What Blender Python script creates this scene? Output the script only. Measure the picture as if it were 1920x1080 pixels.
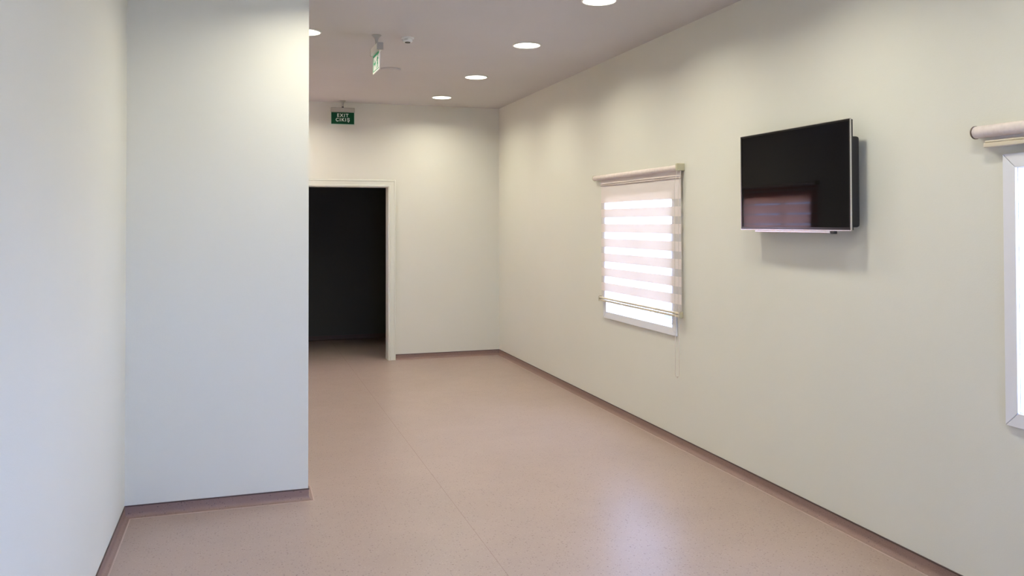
import bpy, bmesh, math
from mathutils import Vector, Matrix

for o in list(bpy.data.objects):
    bpy.data.objects.remove(o, do_unlink=True)
scene = bpy.context.scene
COL = scene.collection

# ------------------------------------------------------------------ camera
F_PX, CY = 1565.79, 393.38
CAM_H = 1.5996
yaw, pitch, roll = (math.radians(a) for a in (17.8907, 0.9199, -0.1209))
fw = Vector((math.sin(yaw) * math.cos(pitch), math.cos(yaw) * math.cos(pitch), math.sin(pitch)))
rt = Vector((math.cos(yaw), -math.sin(yaw), 0))
up = rt.cross(fw)
rt2 = rt * math.cos(roll) + up * math.sin(roll)
up2 = up * math.cos(roll) - rt * math.sin(roll)
cd = bpy.data.cameras.new('camera')
cam = bpy.data.objects.new('camera', cd)
COL.objects.link(cam)
cam.matrix_world = Matrix(((rt2.x, up2.x, -fw.x, 0), (rt2.y, up2.y, -fw.y, 0), (rt2.z, up2.z, -fw.z, CAM_H), (0, 0, 0, 1)))
cd.sensor_width = 36
cd.lens = F_PX / 1920 * 36
cd.shift_y = (CY - 540) / 1920
cd.clip_start = 0.02
scene.camera = cam

# ------------------------------------------------------------------ world, lamps' strengths, exposure
SKY_COL = (0.385, 0.53, 1.0)
SKY_STRENGTH = 25.0
SUN_STRENGTH = 115.0
LAMP_WATTS = 10.6
LAMP_SPREAD = 152.0
DIFFUSER_STRENGTH = 4.0
LAMP_COL = (1.0, 0.965, 0.81)
w = bpy.data.worlds.new('sky')
scene.world = w
w.use_nodes = True
bgn = w.node_tree.nodes['Background']
bgn.inputs[0].default_value = (*SKY_COL, 1)
bgn.inputs[1].default_value = SKY_STRENGTH
sl = bpy.data.lights.new('sun', 'SUN')
sl.energy = SUN_STRENGTH
sl.color = (1.0, 0.96, 0.90)
sl.angle = 0.009
sun = bpy.data.objects.new('sun', sl)
COL.objects.link(sun)
sun.rotation_euler = Vector((-0.25, 0.10, 0.96)).to_track_quat('Z', 'Y').to_euler()
vs = scene.view_settings
vs.view_transform = 'Standard'
vs.look = 'None'
vs.gamma = 1
vs.use_curve_mapping = False
vs.exposure = 0.06

# ------------------------------------------------------------------ room dimensions
W, D, H = 2.9834, 9.7581, 3.0        # right wall face, back wall face, ceiling
XL = -0.6059                         # left wall face
YS, XS = 4.9995, 0.3676              # stub wall front face and its free end
YN = -3.2                            # wall behind the camera
ST = 0.22                            # stub thickness
TH = 0.15
SK = 0.065                           # skirting height


# ------------------------------------------------------------------ helpers
def mat(name, col, rough=0.5, spec=0.5, metal=0.0):
    m = bpy.data.materials.new(name)
    m.use_nodes = True
    b = m.node_tree.nodes['Principled BSDF']
    b.inputs['Base Color'].default_value = (*col, 1)
    b.inputs['Roughness'].default_value = rough
    b.inputs['Specular IOR Level'].default_value = spec
    b.inputs['Metallic'].default_value = metal
    return m


def noise_var(m, scale, c1, c2, lo=0.35, hi=0.65, detail=3, bump=0.0, bscale=200, bdist=0.001):
    nt = m.node_tree
    b = nt.nodes['Principled BSDF']
    tc = nt.nodes.new('ShaderNodeTexCoord')
    n = nt.nodes.new('ShaderNodeTexNoise')
    n.inputs['Scale'].default_value = scale
    n.inputs['Detail'].default_value = detail
    nt.links.new(tc.outputs['Object'], n.inputs['Vector'])
    r = nt.nodes.new('ShaderNodeValToRGB')
    r.color_ramp.elements[0].position = lo
    r.color_ramp.elements[1].position = hi
    r.color_ramp.elements[0].color = (*c1, 1)
    r.color_ramp.elements[1].color = (*c2, 1)
    nt.links.new(n.outputs['Fac'], r.inputs[0])
    nt.links.new(r.outputs[0], b.inputs['Base Color'])
    if bump:
        n2 = nt.nodes.new('ShaderNodeTexNoise')
        n2.inputs['Scale'].default_value = bscale
        n2.inputs['Detail'].default_value = 2
        nt.links.new(tc.outputs['Object'], n2.inputs['Vector'])
        bp = nt.nodes.new('ShaderNodeBump')
        bp.inputs['Strength'].default_value = bump
        bp.inputs['Distance'].default_value = bdist
        nt.links.new(n2.outputs['Fac'], bp.inputs['Height'])
        nt.links.new(bp.outputs[0], b.inputs['Normal'])
    return m


def box(bm, x0, x1, y0, y1, z0, z1):
    v = [bm.verts.new(p) for p in ((x0, y0, z0), (x1, y0, z0), (x1, y1, z0), (x0, y1, z0),
                                   (x0, y0, z1), (x1, y0, z1), (x1, y1, z1), (x0, y1, z1))]
    for f in ((0, 3, 2, 1), (4, 5, 6, 7), (0, 1, 5, 4), (1, 2, 6, 5), (2, 3, 7, 6), (3, 0, 4, 7)):
        bm.faces.new([v[i] for i in f])


def prism(bm, pts, off):
    """closed polygon pts (3D, planar) extruded by the vector off"""
    off = Vector(off)
    a = [bm.verts.new(p) for p in pts]
    b = [bm.verts.new(Vector(p) + off) for p in pts]
    n = len(pts)
    bm.faces.new(a[::-1])
    bm.faces.new(b)
    for i in range(n):
        bm.faces.new((a[i], a[(i + 1) % n], b[(i + 1) % n], b[i]))


def loft(bm, rows, closed=True, caps=True):
    rr = [[bm.verts.new(p) for p in r] for r in rows]
    for a, b in zip(rr, rr[1:]):
        n = len(a)
        for i in range(n if closed else n - 1):
            j = (i + 1) % n
            bm.faces.new((a[i], a[j], b[j], b[i]))
    if caps and closed:
        bm.faces.new(rr[0][::-1])
        bm.faces.new(rr[-1])


def tube(bm, pts, r, n=10):
    pts = [Vector(p) for p in pts]
    rows = []
    for i, p in enumerate(pts):
        d = (pts[min(i + 1, len(pts) - 1)] - pts[max(i - 1, 0)]).normalized()
        a = d.cross(Vector((1, 0, 0)))
        if a.length < 0.1:
            a = d.cross(Vector((0, 1, 0)))
        a.normalize()
        b = d.cross(a)
        rows.append([p + (a * math.cos(t) + b * math.sin(t)) * r for t in (2 * math.pi * k / n for k in range(n))])
    loft(bm, rows)


def lathe(bm, prof, n=40, c=(0, 0, 0), caps=True):
    """prof: list of (radius, z)"""
    rows = []
    for r, z in prof:
        rows.append([(c[0] + r * math.cos(2 * math.pi * k / n), c[1] + r * math.sin(2 * math.pi * k / n), c[2] + z) for k in range(n)])
    loft(bm, rows, caps=caps)


def obj(name, bm, m, parent=None, bevel=0.0, smooth=False, segs=2):
    bmesh.ops.recalc_face_normals(bm, faces=bm.faces[:])
    me = bpy.data.meshes.new(name)
    bm.to_mesh(me)
    bm.free()
    if smooth:
        for p in me.polygons:
            p.use_smooth = True
    for mm in (m if isinstance(m, (list, tuple)) else [m]):
        me.materials.append(mm)
    o = bpy.data.objects.new(name, me)
    COL.objects.link(o)
    if parent:
        o.parent = parent
    if bevel:
        bv = o.modifiers.new('bevel', 'BEVEL')
        bv.width = bevel
        bv.segments = segs
        bv.limit_method = 'ANGLE'
        bv.angle_limit = math.radians(40)
    if smooth:
        try:
            me.set_sharp_from_angle(angle=math.radians(40))
        except Exception:
            pass
    return o


def bxo(name, dims, m, parent=None, bevel=0.0):
    bm = bmesh.new()
    box(bm, *dims)
    return obj(name, bm, m, parent, bevel)


def empty(name, loc):
    o = bpy.data.objects.new(name, None)
    o.empty_display_size = 0.1
    COL.objects.link(o)
    o.location = loc
    return o


def tag(o, label, cat, group=None, kind=None):
    o['label'] = label
    o['category'] = cat
    if group:
        o['group'] = group
    if kind:
        o['kind'] = kind
    return o


# ------------------------------------------------------------------ materials
M = {}
M['wall'] = noise_var(mat('wall_paint', (0.73, 0.735, 0.66), 0.55, 0.25), 1.2, (0.725, 0.713, 0.618), (0.74, 0.727, 0.632), bump=0.25, bscale=160, bdist=0.0012)
M['ceil'] = noise_var(mat('ceiling_paint', (0.74, 0.71, 0.68), 0.9, 0.1), 1.0, (0.61, 0.585, 0.565), (0.63, 0.605, 0.585), bump=0.1, bscale=120)
M['corr'] = mat('corridor_shade_paint', (0.085, 0.082, 0.072), 0.8, 0.1)  # dark base colour stands in for the unlit corridor
M['corr_ceil'] = mat('corridor_ceiling_shade_paint', (0.2, 0.19, 0.18), 0.9, 0.1)  # ceiling colour darkened too, for the same unlit corridor
M['trim'] = mat('door_trim_paint', (0.735, 0.735, 0.64), 0.4, 0.35)
M['pvc'] = mat('white_window_plastic', (0.80, 0.80, 0.82), 0.35, 0.5)
M['seal'] = mat('window_gasket', (0.35, 0.37, 0.42), 0.6)


def vinyl(name, c, cdark, clight, rough):
    m = mat(name, c, rough, 0.36)
    nt = m.node_tree
    b = nt.nodes['Principled BSDF']
    tc = nt.nodes.new('ShaderNodeTexCoord')

    def spots(scale, thr, seed):
        mp = nt.nodes.new('ShaderNodeMapping')
        mp.inputs['Location'].default_value = (seed, seed * 2, seed * 3)
        nt.links.new(tc.outputs['Object'], mp.inputs[0])
        v = nt.nodes.new('ShaderNodeTexVoronoi')
        v.inputs['Scale'].default_value = scale
        nt.links.new(mp.outputs[0], v.inputs['Vector'])
        # size of each fleck varies with its cell's random colour
        sep = nt.nodes.new('ShaderNodeSeparateColor')
        nt.links.new(v.outputs['Color'], sep.inputs[0])
        mu = nt.nodes.new('ShaderNodeMath'); mu.operation = 'MULTIPLY'
        mu.inputs[1].default_value = thr
        nt.links.new(sep.outputs[0], mu.inputs[0])
        ls = nt.nodes.new('ShaderNodeMath'); ls.operation = 'LESS_THAN'
        nt.links.new(v.outputs['Distance'], ls.inputs[0])
        nt.links.new(mu.outputs[0], ls.inputs[1])
        return ls

    n = nt.nodes.new('ShaderNodeTexNoise')
    n.inputs['Scale'].default_value = 1.6
    n.inputs['Detail'].default_value = 4
    nt.links.new(tc.outputs['Object'], n.inputs['Vector'])
    r = nt.nodes.new('ShaderNodeValToRGB')
    r.color_ramp.elements[0].color = (*[x * 0.95 for x in c], 1)
    r.color_ramp.elements[1].color = (*[x * 1.05 for x in c], 1)
    r.color_ramp.elements[0].position = 0.3
    r.color_ramp.elements[1].position = 0.7
    nt.links.new(n.outputs['Fac'], r.inputs[0])
    src = r.outputs[0]
    for sc, th, seed, cc, fac in ((70, 0.30, 1.3, cdark, 0.55), (120, 0.34, 4.1, clight, 0.45), (34, 0.13, 7.7, cdark, 0.85)):
        ls = spots(sc, th, seed)
        mf = nt.nodes.new('ShaderNodeMath'); mf.operation = 'MULTIPLY'
        mf.inputs[1].default_value = fac
        nt.links.new(ls.outputs[0], mf.inputs[0])
        mx = nt.nodes.new('ShaderNodeMixRGB')
        mx.inputs[2].default_value = (*cc, 1)
        nt.links.new(mf.outputs[0], mx.inputs[0])
        nt.links.new(src, mx.inputs[1])
        src = mx.outputs[0]
    nt.links.new(src, b.inputs['Base Color'])
    n3 = nt.nodes.new('ShaderNodeTexNoise')
    n3.inputs['Scale'].default_value = 7
    n3.inputs['Detail'].default_value = 6
    nt.links.new(tc.outputs['Object'], n3.inputs['Vector'])
    mr = nt.nodes.new('ShaderNodeMapRange')
    mr.inputs[3].default_value = rough - 0.04
    mr.inputs[4].default_value = rough + 0.06
    nt.links.new(n3.outputs['Fac'], mr.inputs[0])
    nt.links.new(mr.outputs[0], b.inputs['Roughness'])
    return m


M['vinyl'] = vinyl('speckled_vinyl', (0.395, 0.300, 0.256), (0.16, 0.10, 0.085), (0.54, 0.44, 0.38), 0.33)
M['cove'] = vinyl('coved_vinyl_shaded', (0.27, 0.175, 0.145), (0.13, 0.08, 0.075), (0.33, 0.25, 0.22), 0.42)  # same vinyl as the floor, darkened to carry the skirting's shade
M['cap'] = mat('capping_strip', (0.085, 0.052, 0.045), 0.5, 0.4)
M['weld'] = mat('weld_rod', (0.50, 0.38, 0.33), 0.5, 0.4)
M['seam'] = mat('seam_weld', (0.27, 0.18, 0.145), 0.5, 0.4)
M['lampring'] = mat('lamp_ring_white', (0.85, 0.84, 0.80), 0.4)
M['plastic'] = mat('white_plastic', (0.86, 0.86, 0.83), 0.4)
M['greyplastic'] = mat('grey_plastic', (0.40, 0.39, 0.37), 0.5)
M['darkplastic'] = mat('dark_plastic', (0.02, 0.018, 0.018), 0.35)
M['signhouse'] = mat('sign_housing_plastic', (0.40, 0.38, 0.32), 0.45)
M['green'] = mat('sign_green', (0.002, 0.06, 0.024), 0.5, 0.15)
M['green2'] = mat('pictogram_green', (0.02, 0.40, 0.20), 0.4, 0.4)
M['letter'] = mat('sign_letter_white', (0.75, 0.85, 0.75), 0.5)
M['acrylic'] = mat('pale_acrylic', (0.55, 0.72, 0.60), 0.2)
M['brass'] = mat('champagne_plastic', (0.50, 0.46, 0.30), 0.35, 0.5)
M['rail'] = mat('cream_rail', (0.66, 0.58, 0.44), 0.4, 0.4)
M['cord'] = mat('cord_plastic', (0.66, 0.60, 0.52), 0.4)
M['tubecloth'] = noise_var(mat('rolled_blind_cloth', (0.74, 0.66, 0.60), 0.8, 0.2), 40, (0.72, 0.63, 0.57), (0.78, 0.69, 0.63))
M['dark'] = mat('dark_cap', (0.10, 0.06, 0.04), 0.5)
M['bezel'] = mat('black_bezel', (0.006, 0.006, 0.008), 0.18, 0.4)
M['screen'] = mat('tv_screen_glass', (0.004, 0.004, 0.006), 0.03, 0.5)
M['screen'].node_tree.nodes['Principled BSDF'].inputs['IOR'].default_value = 1.23
M['silver'] = mat('brushed_silver', (0.62, 0.62, 0.64), 0.25, 0.5, 0.9)
M['steel'] = mat('black_steel', (0.014, 0.014, 0.017), 0.5)
M['extground'] = noise_var(mat('pale_concrete', (0.6, 0.6, 0.6), 0.9, 0.1), 3, (0.19, 0.19, 0.19), (0.23, 0.23, 0.23))
M['extwall'] = mat('pale_cladding', (0.10, 0.12, 0.15), 0.7)


def emis(name, col, s):
    m = bpy.data.materials.new(name)
    m.use_nodes = True
    nt = m.node_tree
    nt.nodes.clear()
    e = nt.nodes.new('ShaderNodeEmission')
    e.inputs[0].default_value = (*col, 1)
    e.inputs[1].default_value = s
    out = nt.nodes.new('ShaderNodeOutputMaterial')
    nt.links.new(e.outputs[0], out.inputs[0])
    return m


M['lamp'] = emis('lit_diffuser', LAMP_COL, DIFFUSER_STRENGTH)


def glass():
    m = bpy.data.materials.new('clear_glass')
    m.use_nodes = True
    nt = m.node_tree
    nt.nodes.clear()
    t = nt.nodes.new('ShaderNodeBsdfTransparent')
    t.inputs[0].default_value = (0.93, 0.96, 0.97, 1)
    g = nt.nodes.new('ShaderNodeBsdfGlossy')
    g.inputs['Roughness'].default_value = 0.02
    lw = nt.nodes.new('ShaderNodeLayerWeight')
    lw.inputs[0].default_value = 0.5
    pw = nt.nodes.new('ShaderNodeMath')
    pw.operation = 'POWER'
    pw.inputs[1].default_value = 4.5
    nt.links.new(lw.outputs['Facing'], pw.inputs[0])
    fr = nt.nodes.new('ShaderNodeMath')
    fr.operation = 'MULTIPLY_ADD'
    fr.inputs[1].default_value = 0.9
    fr.inputs[2].default_value = 0.06
    nt.links.new(pw.outputs[0], fr.inputs[0])
    mx = nt.nodes.new('ShaderNodeMixShader')
    out = nt.nodes.new('ShaderNodeOutputMaterial')
    nt.links.new(fr.outputs[0], mx.inputs[0])
    nt.links.new(t.outputs[0], mx.inputs[1])
    nt.links.new(g.outputs[0], mx.inputs[2])
    nt.links.new(mx.outputs[0], out.inputs[0])
    return m


M['glass'] = glass()


def cloth(name, dcol, tcol, transp, tr_fac):
    m = bpy.data.materials.new(name)
    m.use_nodes = True
    nt = m.node_tree
    nt.nodes.clear()
    d = nt.nodes.new('ShaderNodeBsdfDiffuse')
    d.inputs[0].default_value = (*dcol, 1)
    tl = nt.nodes.new('ShaderNodeBsdfTranslucent')
    tl.inputs[0].default_value = (*tcol, 1)
    tp = nt.nodes.new('ShaderNodeBsdfTransparent')
    m1 = nt.nodes.new('ShaderNodeMixShader')
    m1.inputs[0].default_value = tr_fac
    m2 = nt.nodes.new('ShaderNodeMixShader')
    m2.inputs[0].default_value = transp
    out = nt.nodes.new('ShaderNodeOutputMaterial')
    nt.links.new(d.outputs[0], m1.inputs[1])
    nt.links.new(tl.outputs[0], m1.inputs[2])
    nt.links.new(m1.outputs[0], m2.inputs[1])
    nt.links.new(tp.outputs[0], m2.inputs[2])
    nt.links.new(m2.outputs[0], out.inputs[0])
    return m


M['opaque'] = cloth('woven_blind_band', (0.80, 0.73, 0.69), (0.85, 0.64, 0.50), 0.002, 0.058)
M['thin'] = cloth('thin_woven_blind_band', (0.72, 0.52, 0.48), (1.0, 0.50, 0.36), 0.02, 0.80)
M['sheer'] = cloth('sheer_blind_band', (0.88, 0.83, 0.79), (0.85, 0.80, 0.80), 0.32, 0.3)


# ------------------------------------------------------------------ shell
def struct(name, dims_list, m, label, cat, parent=None, bevel=0):
    bm = bmesh.new()
    for d in dims_list:
        box(bm, *d)
    o = obj(name, bm, m, parent, bevel)
    if not parent:
        tag(o, label, cat, kind='structure')
    return o


CY1 = 11.69                     # far wall of the dark corridor
XH = XL                         # the left wall runs straight behind the stub
fl = struct('floor', [(XL - 0.15, W + 0.15, YN - 0.15, CY1 + 0.15, -0.10, -0.004)], M['cap'],
            'brownish pink speckled vinyl floor of the whole room', 'floor')
SEAM = 1.153
bxo('vinyl_sheet', (XL, SEAM - 0.001, YN, CY1, -0.004, 0.0), M['vinyl'], fl)
bxo('vinyl_sheet', (SEAM + 0.001, W, YN, CY1, -0.004, 0.0), M['vinyl'], fl)
bxo('weld_seam', (SEAM - 0.001, SEAM + 0.001, YN, CY1, -0.004, 0.0003), M['seam'], fl)
struct('ceiling', [(XL - 0.15, W + 0.15, YN - 0.15, D + TH, H, H + 0.12)], M['ceil'],
       'plain pinkish grey painted ceiling holding the round downlights', 'ceiling')

# window openings (casing outer limits y0, y1, z0, z1)
WIN = [(5.364, 6.634, 0.784, 1.879), (1.37, 2.6395, 0.772, 1.879), (-2.4, -1.13, 0.772, 1.879)]
WIN_L = (8.20, 9.68, 1.38, 1.97)
CAS = 0.058


def wall_with_holes(name, x0, x1, ya, yb, holes, label):
    """slab between x0, x1 with rectangular holes, one mesh"""
    bm = bmesh.new()
    ys = ya
    for (y0, y1, z0, z1) in sorted(holes):
        a, b, c, d = y0 + CAS * 0.8, y1 - CAS * 0.8, z0 + CAS * 0.8, z1 - CAS * 0.8
        box(bm, x0, x1, ys, a, 0, H)
        box(bm, x0, x1, a, b, 0, c)
        box(bm, x0, x1, a, b, d, H)
        ys = b
    box(bm, x0, x1, ys, yb, 0, H)
    return tag(obj(name, bm, M['wall']), label, 'wall', kind='structure')


wall_with_holes('wall_right', W, W + TH, YN - 0.15, D + TH, WIN, 'long cream right wall carrying the television and two windows')
wall_with_holes('wall_left', XL - TH, XL, YN - 0.15, D + TH, [WIN_L], 'pale left wall in the foreground, bluish towards the floor')
struct('wall_partition', [(XL, XS, YS, YS + ST, 0, H)], M['wall'],
       'short pale partition wall jutting out from the left wall', 'wall')
DX0, DX1, DZ = 0.50, 1.6295, 2.028
struct('wall_back', [(XL, DX0, D, D + TH, 0, H), (DX1, W, D, D + TH, 0, H), (DX0, DX1, D, D + TH, DZ, H)], M['wall'],
       'far cream end wall with the dark open doorway', 'wall')
GX0, GX1, GZ = 0.30, 1.50, 2.10
struct('wall_front', [(XL, GX0, YN - TH, YN, 0, H), (GX1, W, YN - TH, YN, 0, H), (GX0, GX1, YN - TH, YN, GZ, H)], M['wall'], 'cream end wall behind the viewer', 'wall')
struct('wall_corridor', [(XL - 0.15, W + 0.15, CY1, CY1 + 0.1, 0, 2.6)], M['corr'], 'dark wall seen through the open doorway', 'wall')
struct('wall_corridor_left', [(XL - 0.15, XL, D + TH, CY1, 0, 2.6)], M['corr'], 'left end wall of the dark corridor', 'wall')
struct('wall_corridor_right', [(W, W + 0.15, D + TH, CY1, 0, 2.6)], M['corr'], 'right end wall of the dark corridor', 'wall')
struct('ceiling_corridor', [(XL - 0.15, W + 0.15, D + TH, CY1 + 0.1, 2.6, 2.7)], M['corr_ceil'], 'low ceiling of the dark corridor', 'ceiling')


# ------------------------------------------------------------------ skirtings
def skirting(name, path, label):
    """path: list of (x, y, nx, ny): points on the wall foot with the mitred inward offset direction"""
    def rows(prof):
        return [[(x + nx * a, y + ny * a, z) for a, z in prof] for x, y, nx, ny in path]
    R = 0.024
    prof = [(0.0, 0.0), (R + 0.003, 0.0), (R + 0.003, 0.0012)]
    for k in range(1, 7):
        t = math.pi / 2 * k / 6
        prof.append((0.003 + R - R * math.sin(t), 0.0012 + R - R * math.cos(t)))
    prof += [(0.003, SK - 0.006), (0.0, SK - 0.006)]
    bm = bmesh.new()
    loft(bm, rows(prof))
    o = obj(name, bm, M['cove'])
    tag(o, label, 'baseboard', kind='structure')
    bm = bmesh.new()
    loft(bm, rows([(0, SK - 0.006), (0.0055, SK - 0.006), (0.0055, SK - 0.001), (0.003, SK), (0, SK)]))
    obj('capping_strip', bm, M['cap'], o)
    bm = bmesh.new()
    loft(bm, rows([(R + 0.003, 0.0), (R + 0.010, 0.0), (R + 0.0085, 0.0012), (R + 0.003, 0.0013)]))
    obj('weld_bead', bm, M['weld'], o)
    return o


skirting('baseboard_right', [(W, YN, -1, 1), (W, D, -1, -1)], 'dark coved vinyl skirting along the right wall')
skirting('baseboard_back', [(W, D, -1, -1), (DX1 + 0.085, D, 0, -1)], 'short dark coved skirting on the far wall beside the doorway')
skirting('baseboard_back_left', [(DX0 - 0.085, D, 0, -1), (XL, D, 1, -1)], 'coved skirting on the far wall left of the doorway')
skirting('baseboard_left', [(XL, YS, 1, -1), (XL, YN, 1, 1)], 'dark coved skirting along the foreground left wall')
skirting('baseboard_partition', [(XL, YS, 1, -1), (XS, YS, 1, -1), (XS, YS + ST, 1, 1), (XL, YS + ST, 1, 1)],
         'dark coved skirting round the foot of the partition')
skirting('baseboard_left_rear', [(XL, D, 1, -1), (XL, YS + ST, 1, 1)], 'coved skirting along the left wall beyond the partition')
skirting('baseboard_corridor', [(W, CY1, 0, -1), (XL, CY1, 0, -1)], 'skirting on the dark wall beyond the doorway').data.materials[0] = M['cap']  # dark trim colour puts the corridor's shade on its skirting

# ------------------------------------------------------------------ door casing
d1 = empty('door_1', (DX1, D, 0))
tag(d1, 'cream moulded frame of the open dark doorway', 'door frame', kind='structure')


def local(o, root):
    """keep world coordinates used in the mesh while parenting to a moved root"""
    o.matrix_parent_inverse = Matrix.Translation(-root.location)
    return o


def casing_rows(x, side, z0, z1):
    pr = [(0, 0), (0, -0.016), (0.004, -0.020), (0.018, -0.020), (0.024, -0.014), (0.062, -0.014), (0.066, -0.019), (0.078, -0.019), (0.082, -0.014), (0.082, 0)]
    return pr


pr = casing_rows(0, 0, 0, 0)
bm = bmesh.new()
loft(bm, [[(DX1 + a - 0.0, D + b, 0) for a, b in pr], [(DX1 + a, D + b, DZ + a) for a, b in pr]])
local(obj('door_jamb_casing', bm, M['trim'], d1), d1)
bm = bmesh.new()
loft(bm, [[(DX0 - a, D + b, 0) for a, b in pr], [(DX0 - a, D + b, DZ + a) for a, b in pr]])
local(obj('door_jamb_casing', bm, M['trim'], d1), d1)
bm = bmesh.new()
loft(bm, [[(DX0 - a, D + b, DZ + a) for a, b in pr], [(DX1 + a, D + b, DZ + a) for a, b in pr]])
local(obj('door_head_casing', bm, M['trim'], d1), d1)
local(bxo('door_lining', (DX1 - 0.006, DX1 + 0.0, D - 0.012, D + TH + 0.01, 0, DZ), M['trim'], d1), d1)
local(bxo('door_lining', (DX0, DX0 + 0.006, D - 0.012, D + TH + 0.01, 0, DZ), M['trim'], d1), d1)
local(bxo('door_lining', (DX0 + 0.006, DX1 - 0.006, D - 0.012, D + TH + 0.01, DZ - 0.006, DZ), M['trim'], d1), d1)


# ------------------------------------------------------------------ windows
def window(name, xf, s, win, label):
    """xf wall face, s = +1 when the outside lies towards +x"""
    y0, y1, z0, z1 = win
    root = empty(name, (xf, y0, z0))
    tag(root, label, 'window', kind='structure')
    P = lambda x: xf + s * x
    c = CAS
    g = 0.0012

    def piece(nm, a, b, c2, d, m=M['pvc']):
        # mitred casing board: inner/outer edge polygon in yz
        bm = bmesh.new()
        prism(bm, [(P(-0.016), *a), (P(-0.016), *b), (P(-0.016), *c2), (P(-0.016), *d)], (s * 0.0155, 0, 0))
        return local(obj(nm, bm, m, root, bevel=0.002), root)
    piece('casing_board', (y0, z0 + g), (y0, z1 - g), (y0 + c, z1 - c - g), (y0 + c, z0 + c + g))
    piece('casing_board', (y1, z0 + g), (y1, z1 - g), (y1 - c, z1 - c - g), (y1 - c, z0 + c + g))
    piece('casing_board', (y0 + g, z1), (y1 - g, z1), (y1 - c - g, z1 - c), (y0 + c + g, z1 - c))
    piece('casing_board', (y0 + g, z0), (y1 - g, z0), (y1 - c - g, z0 + c), (y0 + c + g, z0 + c))
    # reveal + frame
    bm = bmesh.new()
    a, b, cc, d = y0 + c * 0.8, y1 - c * 0.8, z0 + c * 0.8, z1 - c * 0.8
    t = 0.0135
    X0, X1 = sorted((P(-0.0005), P(0.135)))
    box(bm, X0, X1, a, a + t, cc, d)
    box(bm, X0, X1, b - t, b, cc, d)
    box(bm, X0, X1, a + t, b - t, d - t, d)
    box(bm, X0, X1, a + t, b - t, cc, cc + t)
    local(obj('window_frame', bm, M['pvc'], root), root)
    a += t; b -= t; cc += t; d -= t
    mid = (a + b) / 2
    for (ya, yb, xo) in ((a, mid + 0.02, 0.075), (mid - 0.02, b, 0.105)):
        bm = bmesh.new()
        X0, X1 = sorted((P(xo), P(xo + 0.028)))
        q = 0.028
        box(bm, X0, X1, ya, ya + q, cc, d)
        box(bm, X0, X1, yb - q, yb, cc, d)
        box(bm, X0, X1, ya + q, yb - q, d - q, d)
        box(bm, X0, X1, ya + q, yb - q, cc, cc + q)
        so = local(obj('sash', bm, M['pvc'], root, bevel=0.002), root)
        X0, X1 = sorted((P(xo + 0.012), P(xo + 0.016)))
        # the pane: a single sheet
        bm = bmesh.new()
        xx = P(xo + 0.014)
        v = [bm.verts.new(p) for p in ((xx, ya + q, cc + q), (xx, yb - q, cc + q), (xx, yb - q, d - q), (xx, ya + q, d - q))]
        bm.faces.new(v)
        obj('glass_pane', bm, M['glass'], so)
    return root


d2 = empty('added_door', ((GX0 + GX1) / 2, YN, 0))  # glazed door added out of view to bring in blue daylight
tag(d2, 'unseen white framed glazed double door added behind the viewer for blue daylight', 'door', kind='structure')
bm = bmesh.new()
box(bm, GX0, GX0 + 0.05, YN - 0.12, YN + 0.01, 0, GZ)
box(bm, GX1 - 0.05, GX1, YN - 0.12, YN + 0.01, 0, GZ)
box(bm, GX0 + 0.05, GX1 - 0.05, YN - 0.12, YN + 0.01, GZ - 0.05, GZ)
local(obj('door_frame', bm, M['pvc'], d2), d2)
xm = (GX0 + GX1) / 2
for xa, xb, hx in ((GX0 + 0.052, xm - 0.002, xm - 0.05), (xm + 0.002, GX1 - 0.052, xm + 0.05)):
    bm = bmesh.new()
    q = 0.075
    ya, yb = YN - 0.08, YN - 0.04
    box(bm, xa, xa + q, ya, yb, 0.005, GZ - 0.055)
    box(bm, xb - q, xb, ya, yb, 0.005, GZ - 0.055)
    box(bm, xa + q, xb - q, ya, yb, GZ - 0.055 - q, GZ - 0.055)
    box(bm, xa + q, xb - q, ya, yb, 0.005, 0.15)
    lf = local(obj('door_leaf', bm, M['pvc'], d2), d2)
    bm = bmesh.new()
    v = [bm.verts.new(p) for p in ((xa + q, YN - 0.06, 0.15), (xb - q, YN - 0.06, 0.15), (xb - q, YN - 0.06, GZ - 0.055 - q), (xa + q, YN - 0.06, GZ - 0.055 - q))]
    bm.faces.new(v)
    obj('glass_pane', bm, M['glass'], lf)
    bm = bmesh.new()
    tube(bm, [(hx, YN - 0.04, 0.95), (hx, YN + 0.01, 0.95), (hx, YN + 0.01, 1.20), (hx, YN - 0.04, 1.20)], 0.009, 10)
    obj('door_handle', bm, M['silver'], lf)


window('window_1', W, 1, WIN[0], 'white framed window under the lowered striped blind, left of the television')
window('window_2', W, 1, WIN[1], 'white framed bright window at the right edge under the rolled up blind')
window('added_window', W, 1, WIN[2], 'unseen white framed window added in the right wall behind the viewer for daylight')  # unseen window added behind the camera as extra daylight
window('window_4', XL, -1, WIN_L, 'white framed window beyond the partition, mirrored in the television')


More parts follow.
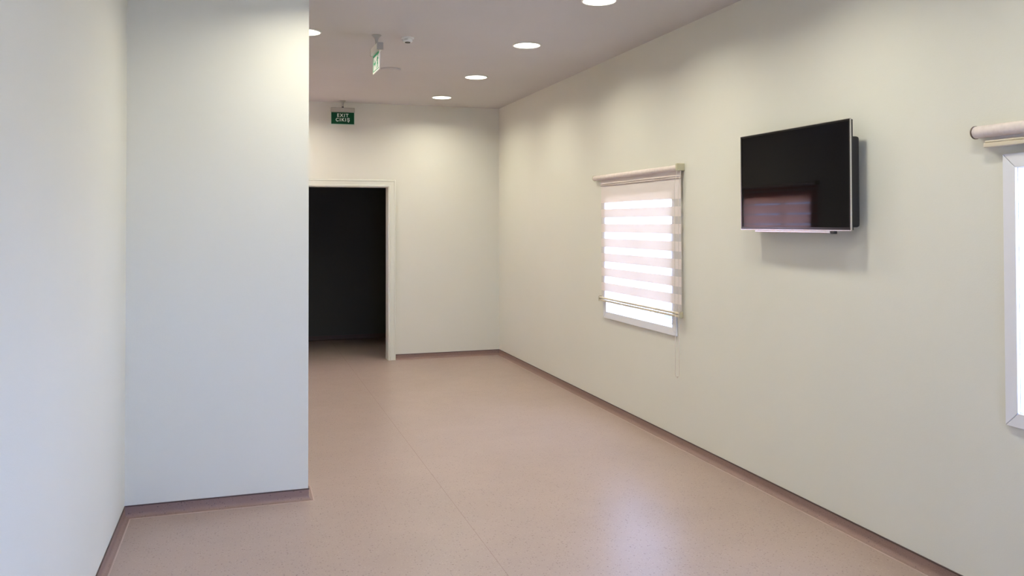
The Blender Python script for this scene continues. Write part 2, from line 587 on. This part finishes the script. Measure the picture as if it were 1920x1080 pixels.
# ------------------------------------------------------------------ zebra blinds
def blind(xf, s, y0, y1, zt, drop_to, label, group, cord=True, rolled=False, zphase=1.772, woven='opaque', band=0.071):
    """y0 = control end. s=+1: the wall lies towards +x."""
    P = lambda x: xf - s * x
    root = empty('zebra_blind', (xf, (y0 + y1) / 2, zt))
    tag(root, label, 'blind', group)
    L = lambda o: local(o, root)
    R = 0.026 if rolled else 0.021
    xc = 0.034
    e0 = 0.045 if y0 < y1 else -0.045
    bm = bmesh.new()
    ya, yb = min(y0, y1) + 0.020, max(y0, y1) - 0.012
    tube(bm, [(P(xc), ya, zt), (P(xc), yb, zt)], R, 24)
    L(obj('fabric_roll', bm, M['tubecloth'], root, smooth=True))
    # end caps with a pin
    for yy, sg in ((ya, -1), (yb, 1)):
        bm = bmesh.new()
        tube(bm, [(P(xc), yy, zt), (P(xc), yy + sg * 0.006, zt)], R + 0.002, 24)
        tube(bm, [(P(xc), yy + sg * 0.006, zt), (P(xc), yy + sg * 0.016, zt)], 0.006, 10)
        L(obj('end_cap', bm, M['dark'] if rolled else M['brass'], root, smooth=True))
    # brackets to the wall
    bm = bmesh.new()
    yq0 = min(y0, y1) - (0.006 if rolled else 0.010)
    if not rolled:
        box(bm, *sorted((P(0.0008), P(0.060))), yq0, yq0 + 0.029, zt - 0.022, zt + 0.030)
        L(obj('control_bracket', bm, M['brass'], root, bevel=0.004))
    else:
        box(bm, *sorted((P(0.0008), P(xc))), yq0 - 0.004, yq0, zt - 0.012, zt + 0.030)
        L(obj('control_bracket', bm, M['brass'], root, bevel=0.001))
    bm = bmesh.new()
    box(bm, *sorted((P(0.0008), P(xc))), yb + 0.014, yb + 0.017, zt - 0.012, zt + 0.024)
    L(obj('idle_bracket', bm, M['brass'], root))
    fa, fb = (ya + 0.012, yb - 0.055) if rolled else (ya - 0.018, yb - 0.115)

    def sheet(x, z0, z1, m, nm):
        bm = bmesh.new()
        n = 1
        v = [bm.verts.new(p) for p in ((P(x), fa, z0), (P(x), fb, z0), (P(x), fb, z1), (P(x), fa, z1))]
        bm.faces.new(v)
        return L(obj(nm, bm, m, root))
    pitch = 0.1255
    op = band
    if not rolled:
        z = zt - 0.010
        # bands from the head down: first band hangs off the roll, then the regular repeat
        edges = []
        edges.append((zt - 0.060, z, 'o'))
        top = zt - 0.060
        for dz in (0.056, 0.070):
            bm = bmesh.new()
            tube(bm, [(P(0.029), fa, zt - dz), (P(0.029), fb, zt - dz)], 0.0038, 8)
            L(obj('head_batten', bm, M['tubecloth'], root, smooth=True))
        k = 0
        zb = zphase
        edges.append((zb, top, 'o'))
        while zb > drop_to + 0.02:
            s1 = max(zb - (pitch - op), drop_to)
            edges.append((s1, zb, 's'))
            if s1 <= drop_to + 0.001:
                break
            o1 = max(s1 - op, drop_to)
            edges.append((o1, s1, 'o'))
            zb = o1
        for z0, z1, t in edges:
            if t == 'o':
                sheet(0.024, z0, z1, M[woven], 'woven_band')
            else:
                sheet(0.024, z0, z1, M['sheer'], 'sheer_band')
        bm = bmesh.new()
        tube(bm, [(P(0.034), fa - 0.004, drop_to - 0.004), (P(0.034), fb + 0.012, drop_to - 0.004)], 0.009, 14)
        L(obj('bottom_rail', bm, M['rail'], root, smooth=True))
        bm = bmesh.new()
        box(bm, *sorted((P(0.020), P(0.044))), fa - 0.004, fb + 0.012, drop_to - 0.032, drop_to - 0.017)
        L(obj('bottom_rail', bm, M['rail'], root, bevel=0.003))
        for yy in (fa - 0.004, fb + 0.012):
            sg = -1 if yy < fa else 1
            bm = bmesh.new()
            box(bm, *sorted((P(0.018), P(0.046))), *sorted((yy, yy + sg * 0.008)), drop_to - 0.034, drop_to + 0.010)
            L(obj('rail_end_cap', bm, M['brass'], root, bevel=0.002))
    else:
        sheet(0.022, zt - 0.046, zt - 0.012, M['opaque'], 'woven_band')
        bm = bmesh.new()
        box(bm, *sorted((P(0.020), P(0.048))), fa - 0.010, fb + 0.008, zt - 0.068, zt - 0.050)
        L(obj('bottom_rail', bm, M['rail'], root, bevel=0.003))
        bm = bmesh.new()
        tube(bm, [(P(0.033), fa - 0.01, zt - 0.044), (P(0.033), fb + 0.008, zt - 0.044)], 0.006, 10)
        L(obj('inner_rail', bm, M['rail'], root, smooth=True))
    if cord:
        zlo = 0.515
        yc = yq0 + 0.004
        bm = bmesh.new()
        dx, x0c = 0.015, 0.066
        pts = [(P(x0c - 0.02 - dx), yc, zt - 0.024), (P(x0c - dx), yc, zt - 0.12), (P(x0c - dx), yc, zlo + dx)]
        for k in range(1, 8):
            t = math.pi * k / 8
            pts.append((P(x0c - dx * math.cos(t)), yc, zlo + dx - dx * math.sin(t)))
        pts.append((P(x0c + dx), yc, zlo + dx))
        pts.append((P(x0c + dx), yc, zt - 0.12))
        pts.append((P(x0c - 0.02 + dx), yc, zt - 0.024))
        tube(bm, pts, 0.0019, 8)
        L(obj('control_cord', bm, M['cord'], root, smooth=True))
        bm = bmesh.new()
        lathe(bm, [(0.001, -0.008), (0.004, -0.006), (0.005, 0.0), (0.004, 0.006), (0.001, 0.008)], 12, (P(x0c), yc, zlo - 0.002))
        L(obj('cord_weight', bm, M['cord'], root, smooth=True))
    return root


GB = 'zebra roller blinds over the windows'
blind(W, 1, 5.262, 6.775, 1.992, 0.960, 'pinkish striped roller blind lowered over the window left of the television', GB)
blind(W, 1, 1.262, 2.762, 1.978, 1.90, 'beige roller blind rolled up above the window at the right edge', GB, cord=False, rolled=True)
blind(W, 1, -2.508, -1.02, 1.978, 1.90, 'beige roller blind rolled up above the added unseen window behind the viewer', GB, cord=False, rolled=True)
blind(XL, -1, 8.12, 9.745, 2.06, 1.53, 'half lowered striped blind beyond the partition, mirrored in the television', GB, cord=False, zphase=1.84, woven='thin', band=0.109)

# ------------------------------------------------------------------ television
TX = 2.878
TY0, TY1, TZ0, TZ1 = 3.432, 4.394, 1.557, 2.120
tv = empty('television', (TX, (TY0 + TY1) / 2, TZ0))
tag(tv, 'black flat screen television with thin silver edge mounted on right wall', 'television')
T = lambda o: local(o, tv)
bm = bmesh.new()
box(bm, TX + 0.004, TX + 0.020, TY0 + 0.004, TY1 - 0.004, TZ0 + 0.004, TZ1 - 0.004)
T(obj('back_panel', bm, M['steel'], tv, bevel=0.003))
bm = bmesh.new()
box(bm, TX + 0.020, TX + 0.083, TY0 + 0.030, TY1 - 0.040, TZ0 + 0.018, TZ1 - 0.085)
T(obj('rear_housing', bm, M['steel'], tv, bevel=0.012))
# bezel: four strips joined, front of the panel
bm = bmesh.new()
bz = 0.009
box(bm, TX, TX + 0.004, TY0 + 0.003, TY0 + 0.003 + bz, TZ0 + 0.003, TZ1 - 0.003)
box(bm, TX, TX + 0.004, TY1 - 0.003 - bz, TY1 - 0.003, TZ0 + 0.003, TZ1 - 0.003)
box(bm, TX, TX + 0.004, TY0 + 0.003 + bz, TY1 - 0.003 - bz, TZ1 - 0.003 - bz, TZ1 - 0.003)
box(bm, TX, TX + 0.004, TY0 + 0.003 + bz, TY1 - 0.003 - bz, TZ0 + 0.003, TZ0 + 0.003 + bz + 0.006)
T(obj('bezel', bm, M['bezel'], tv))
bm = bmesh.new()
v = [bm.verts.new(p) for p in ((TX + 0.0015, TY0 + 0.011, TZ0 + 0.017), (TX + 0.0015, TY1 - 0.011, TZ0 + 0.017),
                               (TX + 0.0015, TY1 - 0.011, TZ1 - 0.011), (TX + 0.0015, TY0 + 0.011, TZ1 - 0.011))]
bm.faces.new(v)
T(obj('screen', bm, M['screen'], tv))
bm = bmesh.new()
e = 0.0030
box(bm, TX - 0.001, TX + 0.007, TY0, TY0 + e, TZ0, TZ1)
box(bm, TX - 0.001, TX + 0.007, TY1 - e, TY1, TZ0, TZ1)
box(bm, TX - 0.001, TX + 0.007, TY0 + e, TY1 - e, TZ1 - e, TZ1)
box(bm, TX - 0.001, TX + 0.007, TY0 + e, TY1 - e, TZ0, TZ0 + e + 0.002)
T(obj('edge_frame', bm, M['silver'], tv))
bm = bmesh.new()
box(bm, TX - 0.004, TX + 0.016, 3.585, 4.245, TZ0 - 0.013, TZ0 - 0.0005)
T(obj('bottom_strip', bm, M['silver'], tv, bevel=0.003))
bm = bmesh.new()
box(bm, TX - 0.004, TX + 0.016, 3.552, 3.5845, TZ0 - 0.016, TZ0 - 0.0005)
T(obj('sensor_block', bm, M['darkplastic'], tv, bevel=0.003))
bm = bmesh.new()
ym = (TY0 + TY1) / 2
box(bm, W - 0.012, W - 0.0008, ym - 0.12, ym + 0.12, TZ0 + 0.12, TZ0 + 0.38)
box(bm, TX + 0.083, W - 0.012, ym - 0.10, ym - 0.06, TZ0 + 0.10, TZ0 + 0.40)
box(bm, TX + 0.083, W - 0.012, ym + 0.06, ym + 0.10, TZ0 + 0.10, TZ0 + 0.40)
T(obj('wall_mount', bm, M['steel'], tv))

# ------------------------------------------------------------------ downlights
RL = 0.103


def make_downlight():
    root = empty('ceiling_downlight', (0, 0, H))
    bm = bmesh.new()
    lathe(bm, [(RL, -0.0005), (RL + 0.010, -0.0005), (RL + 0.011, -0.004), (RL + 0.006, -0.008), (RL, -0.008), (RL, -0.0005)], 48, caps=False)
    # close into a ring
    obj('trim_ring', bm, M['lampring'], root, smooth=True)
    bm = bmesh.new()
    lathe(bm, [(RL - 0.0005, -0.0015), (RL - 0.0005, -0.0055), (RL - 0.004, -0.0065)], 48)
    obj('diffuser', bm, M['lamp'], root)
    ld = bpy.data.lights.new('lamp', 'AREA')
    ld.shape = 'DISK'
    ld.size = 2 * RL - 0.012
    ld.energy = LAMP_WATTS
    ld.color = LAMP_COL
    ld.spread = math.radians(LAMP_SPREAD)
    lo = bpy.data.objects.new('lamp', ld)
    COL.objects.link(lo)
    lo.parent = root
    lo.location = (0, 0, -0.0075)
    return root


def copy_tree(o):
    c = o.copy()
    COL.objects.link(c)
    for ch in list(o.children):
        d = ch.copy()
        COL.objects.link(d)
        d.parent = c
    return c


GR = 'round lit downlights set in the ceiling'
LIGHTS = [
    (2.10, 9.035, 'lit round ceiling downlight nearest the far end wall'),
    (2.121, 7.68, 'lit round ceiling downlight second from the far end wall'),
    (2.121, 6.184, 'lit round ceiling downlight third from the far end wall'),
    (2.130, 4.805, 'lit round ceiling downlight cut by the top edge of the picture'),
    (0.435, 6.232, 'lit round ceiling downlight peeping out beside the top of the partition'),
    (0.435, 9.035, 'unseen round ceiling downlight added to the left row near the far wall'),  # extra lamp out of view, added for the far wall's light
    (0.435, 4.42, 'round ceiling downlight just above and in front of the partition end'),
    (2.130, 3.40, 'round ceiling downlight above the television, out of the picture'),
    (2.130, 1.98, 'unseen round ceiling downlight added to the right row beside the bright window'),  # extra lamp out of view, added for the foreground light
]
proto = make_downlight()
for i, (x, y, lab) in enumerate(LIGHTS):
    o = proto if i == 0 else copy_tree(proto)
    o.location = (x, y, H)
    tag(o, lab, 'ceiling light', GR)

# round blank ceiling plate
sp = empty('ceiling_plate', (1.271, 7.52, H))
tag(sp, 'unlit flat round plate on the ceiling below the hanging exit sign', 'ceiling plate')
bm = bmesh.new()
lathe(bm, [(0.094, -0.0005), (0.094, -0.010), (0.088, -0.014)], 40)
obj('plate', bm, M['ceil'], sp)
bm = bmesh.new()
lathe(bm, [(0.080, -0.0141), (0.080, -0.0155), (0.076, -0.0165)], 40)
obj('grille', bm, M['ceil'], sp)

# smoke detector
sd = empty('smoke_detector', (1.181, 6.21, H))
tag(sd, 'small white smoke detector with dark centre on the ceiling', 'smoke detector')
bm = bmesh.new()
lathe(bm, [(0.048, -0.0005), (0.048, -0.007), (0.044, -0.009)], 36)
obj('base', bm, M['plastic'], sd, smooth=True)
bm = bmesh.new()
lathe(bm, [(0.026, -0.0091), (0.027, -0.014), (0.036, -0.017), (0.037, -0.026), (0.034, -0.033), (0.027, -0.036)], 36)
obj('chamber', bm, M['plastic'], sd, smooth=True)
bm = bmesh.new()
lathe(bm, [(0.021, -0.0361), (0.021, -0.0385), (0.018, -0.041)], 28)
obj('sensor_window', bm, M['darkplastic'], sd)


# ------------------------------------------------------------------ hanging exit signs
def exit_sign(loc, rz, kind, label):
    """local frame: sign runs along x, printed face towards -y, top at z=0 (ceiling)"""
    root = empty('exit_sign', loc)
    root.rotation_euler = (0, 0, rz)
    tag(root, label, 'exit sign')
    bm = bmesh.new()
    lathe(bm, [(0.036, -0.0006), (0.036, -0.004), (0.028, -0.010), (0.018, -0.020), (0.012, -0.034), (0.010, -0.052), (0.009, -0.072)], 28)
    obj('canopy', bm, M['greyplastic'] if kind == 'side' else M['signhouse'], root, smooth=True)
    bm = bmesh.new()
    lathe(bm, [(0.006, -0.066), (0.011, -0.070), (0.012, -0.078), (0.008, -0.084)], 20)
    obj('swivel', bm, M['darkplastic'], root, smooth=True)
    wd = 0.134
    hz = -0.081
    bm = bmesh.new()
    box(bm, -wd, wd, -0.022, 0.022, hz - 0.052, hz)
    h = obj('housing', bm, M['signhouse'] if kind == 'front' else M['plastic'], root, bevel=0.005)
    if kind == 'side':
        for sx in (-1, 1):
            bm = bmesh.new()
            box(bm, *sorted((sx * (wd + 0.0005), sx * (wd + 0.008))), -0.023, 0.023, hz - 0.053, hz + 0.001)
            obj('end_cover', bm, M['greyplastic'], root, bevel=0.002)
    pz1 = hz - 0.053
    pz0 = pz1 - 0.140
    bm = bmesh.new()
    box(bm, -wd + 0.002, wd - 0.002, -0.0035, 0.0035, pz0, pz1)
    p = obj('light_panel', bm, M['acrylic'] if kind == 'front' else M['plastic'], root, bevel=0.0015)
    if kind == 'front':
        bm = bmesh.new()
        box(bm, -wd + 0.006, wd - 0.006, -0.0046, -0.0037, pz0 + 0.007, pz1 - 0.001)
        obj('green_film', bm, M['green'], p)
        for txt, zc, sz in (('EXIT', pz1 - 0.036, 0.052), ('\u00c7IKI\u015e', pz1 - 0.086, 0.052)):
            cu = bpy.data.curves.new('lettering', 'FONT')
            cu.body = txt
            cu.size = sz
            cu.align_x = 'CENTER'
            cu.align_y = 'CENTER'
            cu.extrude = 0.0003
            cu.offset = 0.0012
            cu.space_character = 1.28
            tmp = bpy.data.objects.new('tmp', cu)
            COL.objects.link(tmp)
            dg = bpy.context.evaluated_depsgraph_get()
            me = bpy.data.meshes.new_from_object(tmp.evaluated_get(dg))
            bpy.data.objects.remove(tmp, do_unlink=True)
            me.materials.clear()
            me.materials.append(M['letter'])
            o = bpy.data.objects.new('lettering', me)
            COL.objects.link(o)
            o.parent = p
            me.transform(Matrix.Translation((0, -0.0050, zc)) @ Matrix.Rotation(math.pi / 2, 4, 'X'))
    else:
        for sy in (-1, 1):
            yv = sy * 0.0040
            ex = sy * 0.0006
            bm = bmesh.new()

            def poly(pts):
                prism(bm, [(a, yv, pz0 + b) for a, b in pts], (0, ex, 0))
            # escape pictogram: green field pieces around a pale running figure, arrow below/beside
            poly([(-0.115, 0.012), (0.115, 0.012), (0.115, 0.018), (-0.115, 0.018)])
            poly([(-0.115, 0.118), (0.115, 0.118), (0.115, 0.136), (-0.115, 0.136)])
            poly([(-0.115, 0.018), (-0.095, 0.018), (-0.095, 0.118), (-0.115, 0.118)])
            poly([(-0.080, 0.060), (-0.040, 0.060), (-0.040, 0.040), (-0.005, 0.068), (-0.040, 0.096), (-0.040, 0.076), (-0.080, 0.076)])
            poly([(0.020, 0.024), (0.036, 0.024), (0.052, 0.056), (0.066, 0.044), (0.064, 0.024), (0.078, 0.024), (0.082, 0.050), (0.066, 0.070),
                  (0.072, 0.088), (0.090, 0.080), (0.096, 0.090), (0.070, 0.104), (0.044, 0.098), (0.030, 0.078), (0.040, 0.072), (0.052, 0.086), (0.046, 0.068)])
            poly([(0.078 + 0.009 * math.cos(k * math.pi / 5), 0.112 + 0.009 * math.sin(k * math.pi / 5)) for k in range(10)])
            obj('pictogram', bm, M['green2'], p)
    return root


exit_sign((1.084, 9.63, H), math.radians(-1.5), 'front', 'green EXIT sign hanging before the far wall above the dark doorway')
exit_sign((0.945, 6.20, H), -math.pi / 2 + math.radians(2), 'side', 'exit sign seen edge on hanging from a grey ceiling stem')

# ------------------------------------------------------------------ outside
eg = struct('ground_outside', [(W + 0.15, 60, -20, 60, -0.8, -0.5), (-60, XL - 0.15, -20, 60, -0.8, -0.5), (XL - 0.15, W + 0.15, -20, YN - 0.15, -0.8, -0.5)], M['extground'],
            'pale paved ground outside the windows', 'ground')
bo = empty('building', (9.0, 16.0, -0.5))
tag(bo, 'pale low building outside the window left of the television', 'building')
bm = bmesh.new()
box(bm, 6.0, 12.0, 11.2, 15.0, -0.5, 1.35)
local(obj('cladding', bm, M['extwall'], bo), bo)
bm = bmesh.new()
box(bm, 5.8, 12.2, 11.0, 15.2, 1.35, 1.50)
local(obj('roof', bm, M['extwall'], bo), bo)
